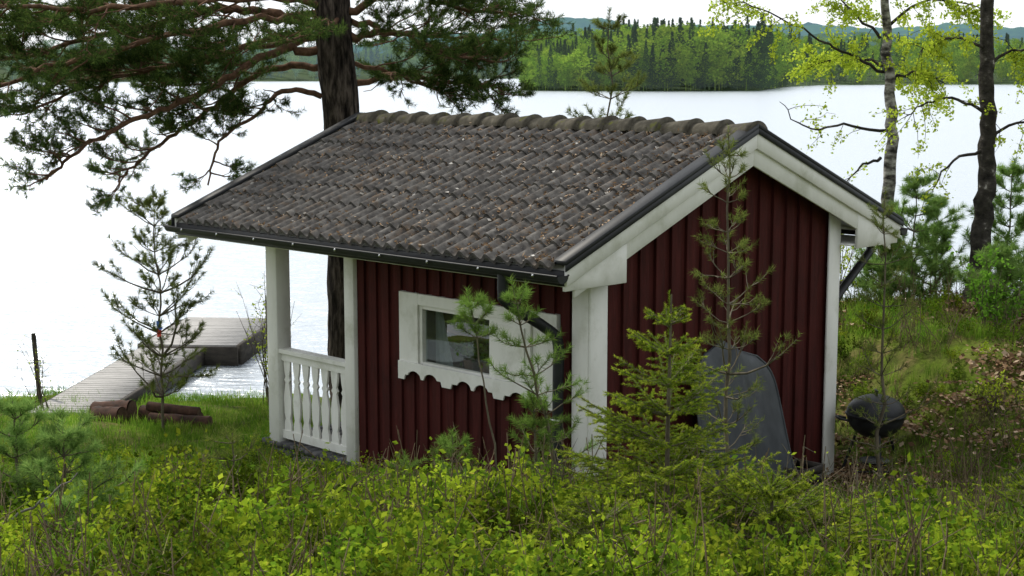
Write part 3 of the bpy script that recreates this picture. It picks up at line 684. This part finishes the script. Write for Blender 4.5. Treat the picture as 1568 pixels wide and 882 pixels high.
# ------------------------------------------------------------ undergrowth
def strip_blades(P,n,h,w,spread,lean):
    B=P+rng.normal(size=(n,3))*np.array([spread,spread,0]); a=rng.random(n)*6.283; H=h*(.5+.6*rng.random(n))
    d=np.stack([np.cos(a),np.sin(a),0*a],-1); s=np.stack([-np.sin(a),np.cos(a),0*a],-1)*w*.5; ln=(lean*rng.random(n)*H)[:,None]
    up=np.array([0,0,1.])*H[:,None]
    p1=B+up*.5+d*ln*.3; p2=B+up*.95+d*ln
    V=np.stack([B-s*.6,B+s*.6,p1+s,p1-s],1).reshape(-1,3); V2=np.stack([p1-s,p1+s,p2],1).reshape(-1,3)
    return V,V2
def berry_proto(i,dens=1):
    st=[];LP=[]
    for k in range(13):
        a=U(0,6.28); r_=U(.0,.16); b=np.array([r_*math.cos(a)*.6,r_*math.sin(a)*.6,-.03]); h=U(.12,.34)
        tip=np.array([r_*math.cos(a)*1.3,r_*math.sin(a)*1.3,h]); 
        s=np.array([.0024,0,0]); st.append(np.stack([b-s,b+s,tip]))
        for j in range(3):
            p=b+(tip-b)*U(.35,.8); d=nrm(rng.normal(size=3)+np.array([0,0,1.2]))*U(.05,.1); st.append(np.stack([p-s*.7,p+s*.7,p+d]))
            for q in range(int(5*dens)): LP.append(p+d*(.2+.9*R())+rng.normal(size=3)*.007)
        for q in range(int(4*dens)): LP.append(b+(tip-b)*U(.5,1.05)+rng.normal(size=3)*.008)
    A=np.concatenate(st); Bq=leaves(LP,.028,1,0,flat=.3,asp=.65)
    return np_mesh('bilberry_%d'%i,np.vstack([A,Bq]),[(np.arange(len(A)).reshape(-1,3),0),(np.arange(len(Bq)).reshape(-1,4)+len(A),1)],[M_stem,M_berry])
def grass_proto(i,n,h,w,sp,lean,mat):
    V,V2=strip_blades(np.zeros(3),n,h,w,sp,lean); return np_mesh('grass_%d'%i,np.vstack([V,V2]),[(np.arange(len(V)).reshape(-1,4),0),(np.arange(len(V2)).reshape(-1,3)+len(V),0)],[mat])
def twig_proto(i):
    m=MB()
    for k in range(9):
        p=np.array([U(-.1,.1),U(-.1,.1),-.02]); q=p+np.array([U(-.15,.15),U(-.15,.15),U(.1,.38)]); m.tube([p,(p+q)/2+rng.normal(size=3)*.02,q],[.0035,.003,.0018],3)
        for j in range(3): a=p+(q-p)*U(.3,.9); m.tube([a,a+rng.normal(size=3)*.06],[.0022,.001],3)
    return m.mesh('dry_twigs_%d'%i,[M_stem])
def litter_proto(i):
    m=MB(); m.quads(leaves(np.stack([rng.normal(size=90)*.16,rng.normal(size=90)*.16,.01+.02*rng.random(90)],-1),.045,1,0,flat=.75)); return m.mesh('litter_%d'%i,[M_litter])
BP=[berry_proto(i,1+.3*(i%2)) for i in range(6)]
GP=[grass_proto(i,34,.30,.007,.07,.8,M_grass) for i in range(4)]
GS=[grass_proto(10+i,60,.10,.006,.13,.8,M_grass) for i in range(3)]
LPr=[grass_proto(20+i,9,.22,.036,.07,.7,M_lily) for i in range(3)]
TPr=[twig_proto(i) for i in range(4)]
LI=[litter_proto(i) for i in range(3)]
E={k:empty(k) for k in ('bilberry_undergrowth','grass','lily_leaves','dry_twigs','leaf_litter')}
def inside(x,y,mg=.12):
    dx,dy=x-.62,y-11.9; lx=(dx+dy)*.70711; ly=(dy-dx)*.70711
    return -mg<lx<W+mg and -mg<ly<PL+mg
def put(kind,meshes,x,y,s,dz=0):
    o=bpy.data.objects.new(meshes[0].name.split('_')[0]+'_clump',random.choice(meshes)); COL.objects.link(o); o.parent=E[kind]
    o.location=(x,y,float(zf(x,y))+dz); o.rotation_euler=(U(-.15,.15),U(-.15,.15),U(0,6.28)); o.scale=(s,s,s*U(.8,1.25))
def patch(x,y,s,o): return noise.noise(Vector((x*s+o,y*s,o)))
for k in range(4200):
    y=5.6+7.0*R()**.85; x=U(-.41,.43)*y+U(-.5,.5)
    if inside(x,y,.28): continue
    pb=patch(x,y,.7,3); right=x>1.2; s_=1.0+.6*patch(x,y,1.1,8)
    if y>10: s_*=.72 if not right else .6
    if R()<(.62 if not right else .36)+pb*.8: put('bilberry_undergrowth',BP,x,y,U(.8,1.35)*s_)
    elif R()<.30+(.28 if right else 0): put('lily_leaves',LPr,x,y,U(.7,1.3)*min(1,s_+.2))
    elif R()<.42: put('grass',GP,x,y,U(.6,1.2)*min(1.1,s_+.1))
    elif R()<.75: put('dry_twigs',TPr,x,y,U(.8,1.6)*min(1.1,s_+.1))
    else: put('leaf_litter',LI,x,y,U(.8,1.3),.02)
for k in range(1500):
    y=U(11.5,19.3); x=U(-.44*y,-1.0)
    if inside(x,y): continue
    (put('grass',GS,x,y,U(.6,1.2)) if R()<.8+.4*(y>14.5)-.5*(y<13.5) else put('bilberry_undergrowth',BP,x,y,U(.5,.9)))
for k in range(2000):
    y=U(11.5,19); x=U(2.2,.44*y+.4)
    if inside(x,y,.2) : continue
    q=R()+patch(x,y,.8,9)*.9
    if math.hypot(x-3.47,y-14.1)<.75 or (x<3.6 and y<14.6): q=min(q,.49)
    if q<.36: put('leaf_litter',LI,x,y,U(.8,1.5),.01)
    elif q<.5: put('grass',GS,x,y,U(.6,1.3))
    elif q<.83: put('bilberry_undergrowth',BP,x,y,U(.4,.85))
    elif q<.93: put('dry_twigs',TPr,x,y,U(.8,1.6))
    else: put('grass',GP,x,y,U(.4,.8))
for k in range(240):
    y=U(16,19.4); x=U(-2,4.5)
    if not inside(x,y): put('grass',GS,x,y,U(.7,1.2))

# ------------------------------------------------------------ distant forest
def f_spruce(i,mat):
    n=600; t=rng.random(n)**.8; z=.06+t*.94; lay=.85+.25*np.sin(z*38+i); r=.15*(1-t)**.85*lay*np.sqrt(.25+.75*rng.random(n))+.004; a=rng.random(n)*6.283
    C=np.stack([r*np.cos(a),r*np.sin(a),z-r*.25],-1); V=leaves(C,.037,1,0,.2,.6)
    T=np.array([(-.008,0,0),(.008,0,0),(0,0,1.)]); 
    return np_mesh('f_spruce_%d'%i,np.vstack([V,T]),[(np.arange(len(V)).reshape(-1,4),0),(np.array([[0,1,2]])+len(V),0)],[mat])
def f_birch(i,mat):
    cl=[]; 
    for k in range(26):
        z=U(.2,.95); rr=.2*math.sin(math.pi*min(1,(z-.08)/.95))**.7; a=U(0,6.28); q=rr*math.sqrt(R()); cl.append((q*math.cos(a),q*math.sin(a),z))
    V=leaves(cl,.038,24,.036,.1,.8)
    T=np.array([(-.01,0,0),(.01,0,0),(0,0,.9)])
    return np_mesh('f_birch_%d'%i,np.vstack([V,T]),[(np.arange(len(V)).reshape(-1,4),0),(np.array([[0,1,2]])+len(V),0)],[mat])
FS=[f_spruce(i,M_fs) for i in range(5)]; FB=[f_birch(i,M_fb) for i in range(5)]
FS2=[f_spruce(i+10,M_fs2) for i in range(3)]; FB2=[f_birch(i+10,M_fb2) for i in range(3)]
df=empty('distant_forest')
M_fg=noise_mat('forest_hillside',[(.3,(.02,.04,.015)),(.6,(.04,.075,.02)),(.8,(.07,.11,.03))],.08,(1,1,1),.95,0)
def bank(name,P,h,base=-.9):
    m_=MB(); V=[]
    for x,y0,y1 in P: V+= [(x,y0,base),(x,y0+6,-.4),(x,(y0+y1)/2,h*.6),(x,y1,h)]
    F=[(i*4+j,i*4+j+1,i*4+j+5,i*4+j+4) for i in range(len(P)-1) for j in range(3)]
    m_.add(V,F); return m_.obj(name,M_fg)
bank('headland',[(2,352,358),(6,340,420),(30,332,560),(55,338,620),(75,420,650),(100,490,700),(200,520,740),(330,520,800)],9)
def plant(x,y,z,h,pb,A,B):
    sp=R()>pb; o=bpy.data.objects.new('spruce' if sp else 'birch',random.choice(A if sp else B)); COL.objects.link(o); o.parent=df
    o.location=(x,y,z); w=h*U(.85,1.25)*(1.1 if not sp else 1); h*=(.88 if not sp else 1); o.scale=(w,w,h); o.rotation_euler=(0,0,U(0,6.28))
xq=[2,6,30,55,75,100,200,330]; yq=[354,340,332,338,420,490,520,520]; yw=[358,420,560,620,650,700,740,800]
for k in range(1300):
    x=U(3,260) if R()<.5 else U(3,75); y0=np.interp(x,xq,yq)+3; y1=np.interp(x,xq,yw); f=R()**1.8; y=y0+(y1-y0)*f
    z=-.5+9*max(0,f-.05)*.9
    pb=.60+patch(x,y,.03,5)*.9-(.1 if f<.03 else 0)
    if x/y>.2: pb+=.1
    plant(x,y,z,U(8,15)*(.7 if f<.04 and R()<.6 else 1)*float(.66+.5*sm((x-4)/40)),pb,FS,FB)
bank('far_shore',[(-420,560,700),(-260,600,760),(-150,640,800),(-60,700,900),(-20,900,1100),(60,1050,1300),(300,1100,1400),(600,1100,1400)],14)
xq2=[-420,-260,-150,-60,-20,60,600]; yq2=[560,600,640,700,900,1050,1100]
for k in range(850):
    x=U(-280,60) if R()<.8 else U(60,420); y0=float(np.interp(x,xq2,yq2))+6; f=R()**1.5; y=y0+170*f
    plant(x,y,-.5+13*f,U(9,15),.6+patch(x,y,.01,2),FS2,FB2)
def hills(name,D,prof,haze,hz,depth,seed):
    m,nt,N,L=newmat(name+'_forest'); o=N.new('ShaderNodeOutputMaterial'); g=N.new('ShaderNodeNewGeometry')
    n=N.new('ShaderNodeTexNoise'); n.inputs['Scale'].default_value=.06; n.inputs['Detail'].default_value=6; n.inputs['Roughness'].default_value=.75
    n2=N.new('ShaderNodeTexNoise'); n2.inputs['Scale'].default_value=.004; n2.inputs['Detail'].default_value=4
    L.new(g.outputs['Position'],n.inputs['Vector']); L.new(g.outputs['Position'],n2.inputs['Vector'])
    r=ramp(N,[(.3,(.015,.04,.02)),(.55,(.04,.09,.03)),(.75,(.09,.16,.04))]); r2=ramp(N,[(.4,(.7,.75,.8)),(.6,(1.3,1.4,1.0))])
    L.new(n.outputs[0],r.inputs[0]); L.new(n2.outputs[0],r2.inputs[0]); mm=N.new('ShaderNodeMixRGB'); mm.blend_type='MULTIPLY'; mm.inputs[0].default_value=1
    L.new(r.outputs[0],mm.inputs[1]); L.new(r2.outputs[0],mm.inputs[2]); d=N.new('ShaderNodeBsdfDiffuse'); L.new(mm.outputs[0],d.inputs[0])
    e=N.new('ShaderNodeEmission'); e.inputs[0].default_value=(*haze,1); mx=N.new('ShaderNodeMixShader'); mx.inputs[0].default_value=hz  # distance haze painted as a flat bluish glow blended into the hillside
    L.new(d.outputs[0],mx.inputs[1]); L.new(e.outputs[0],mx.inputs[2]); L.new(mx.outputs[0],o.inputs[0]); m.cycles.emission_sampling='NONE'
    px=[a for a,b in prof]; pz=[b for a,b in prof]
    nx=700; ny=12; xs=np.linspace(px[0],px[-1],nx); V=[]
    h=np.interp(xs,px,pz)
    for j in range(ny):
        f=j/(ny-1); k=math.sin(f*math.pi/2)
        nz=np.array([noise.noise(Vector((x*.006,f*3,seed)))*12*k+noise.noise(Vector((x*.05,f*20,seed)))*5+abs(noise.noise(Vector((x*.2,f*40,seed))))*5 for x in xs])
        V.append(np.stack([xs,np.full(nx,D+depth*f),-2+h*k+nz*(f>0)],-1))
    V=np.concatenate(V); i=np.arange(ny-1)[:,None]*nx+np.arange(nx-1)[None]
    link(name,np_mesh(name,V,[(np.stack([i,i+1,i+nx+1,i+nx],-1).reshape(-1,4),0)],[m]))
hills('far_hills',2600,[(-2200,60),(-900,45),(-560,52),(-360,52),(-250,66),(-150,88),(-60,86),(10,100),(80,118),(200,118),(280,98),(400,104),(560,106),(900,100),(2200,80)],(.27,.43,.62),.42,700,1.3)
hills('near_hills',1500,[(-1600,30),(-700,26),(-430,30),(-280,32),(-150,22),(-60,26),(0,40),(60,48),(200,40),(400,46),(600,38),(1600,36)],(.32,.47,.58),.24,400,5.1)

# ------------------------------------------------------------ world, sun, camera
sd=np.array([-.55,.55,0]); sd=nrm(sd); el=math.radians(50)
sv=Vector((sd[0]*math.cos(el),sd[1]*math.cos(el),math.sin(el)))
w=bpy.data.worlds.new('World'); S.world=w; w.use_nodes=True; N=w.node_tree.nodes; L=w.node_tree.links; N.clear()
o=N.new('ShaderNodeOutputWorld'); bg=N.new('ShaderNodeBackground'); bg.inputs[1].default_value=.12
sk=N.new('ShaderNodeTexSky'); sk.sky_type='NISHITA'; sk.sun_disc=False; sk.sun_elevation=el; sk.sun_rotation=math.atan2(sd[0],sd[1])
tc=N.new('ShaderNodeTexCoord'); n=N.new('ShaderNodeTexNoise'); n.inputs['Scale'].default_value=2.2; n.inputs['Detail'].default_value=6
mp=N.new('ShaderNodeMapping'); mp.inputs['Scale'].default_value=(1,1,3); L.new(tc.outputs['Generated'],mp.inputs[0]); L.new(mp.outputs[0],n.inputs['Vector'])
r=ramp(N,[(.3,(.84,.89,.95)),(.7,(1,1,1))]); L.new(n.outputs[0],r.inputs[0])
sx=N.new('ShaderNodeSeparateXYZ'); L.new(tc.outputs['Generated'],sx.inputs[0])
mr=N.new('ShaderNodeMapRange'); mr.inputs['From Min'].default_value=-.8; mr.inputs['From Max'].default_value=.8; mr.inputs['To Min'].default_value=8.2; mr.inputs['To Max'].default_value=11.5
L.new(sx.outputs['Y'],mr.inputs[0]); sc=N.new('ShaderNodeVectorMath'); sc.operation='SCALE'; L.new(r.outputs[0],sc.inputs[0]); L.new(mr.outputs[0],sc.inputs['Scale'])
mx=N.new('ShaderNodeMixRGB'); mx.inputs[0].default_value=.85; L.new(sk.outputs[0],mx.inputs[1]); L.new(sc.outputs[0],mx.inputs[2]); L.new(mx.outputs[0],bg.inputs[0]); L.new(bg.outputs[0],o.inputs[0])
ld=bpy.data.lights.new('sun','SUN'); ld.energy=3.5; ld.angle=math.radians(3); ld.color=(1,.94,.83); lo=bpy.data.objects.new('sun',ld); COL.objects.link(lo)
lo.rotation_euler=sv.to_track_quat('Z','Y').to_euler(); lo.location=(-20,20,30)
cd=bpy.data.cameras.new('camera'); cam=bpy.data.objects.new('camera',cd); COL.objects.link(cam); cam.location=(0,0,3.64)
cam.rotation_euler=(math.radians(90-8.09),0,0); cd.lens=53.5; cd.sensor_width=36; cd.clip_end=12000; cd.clip_start=.1
cd.dof.use_dof=True; cd.dof.focus_distance=12.5; cd.dof.aperture_fstop=8
S.camera=cam
S.view_settings.view_transform='Standard'; S.view_settings.look='None'; S.view_settings.exposure=0
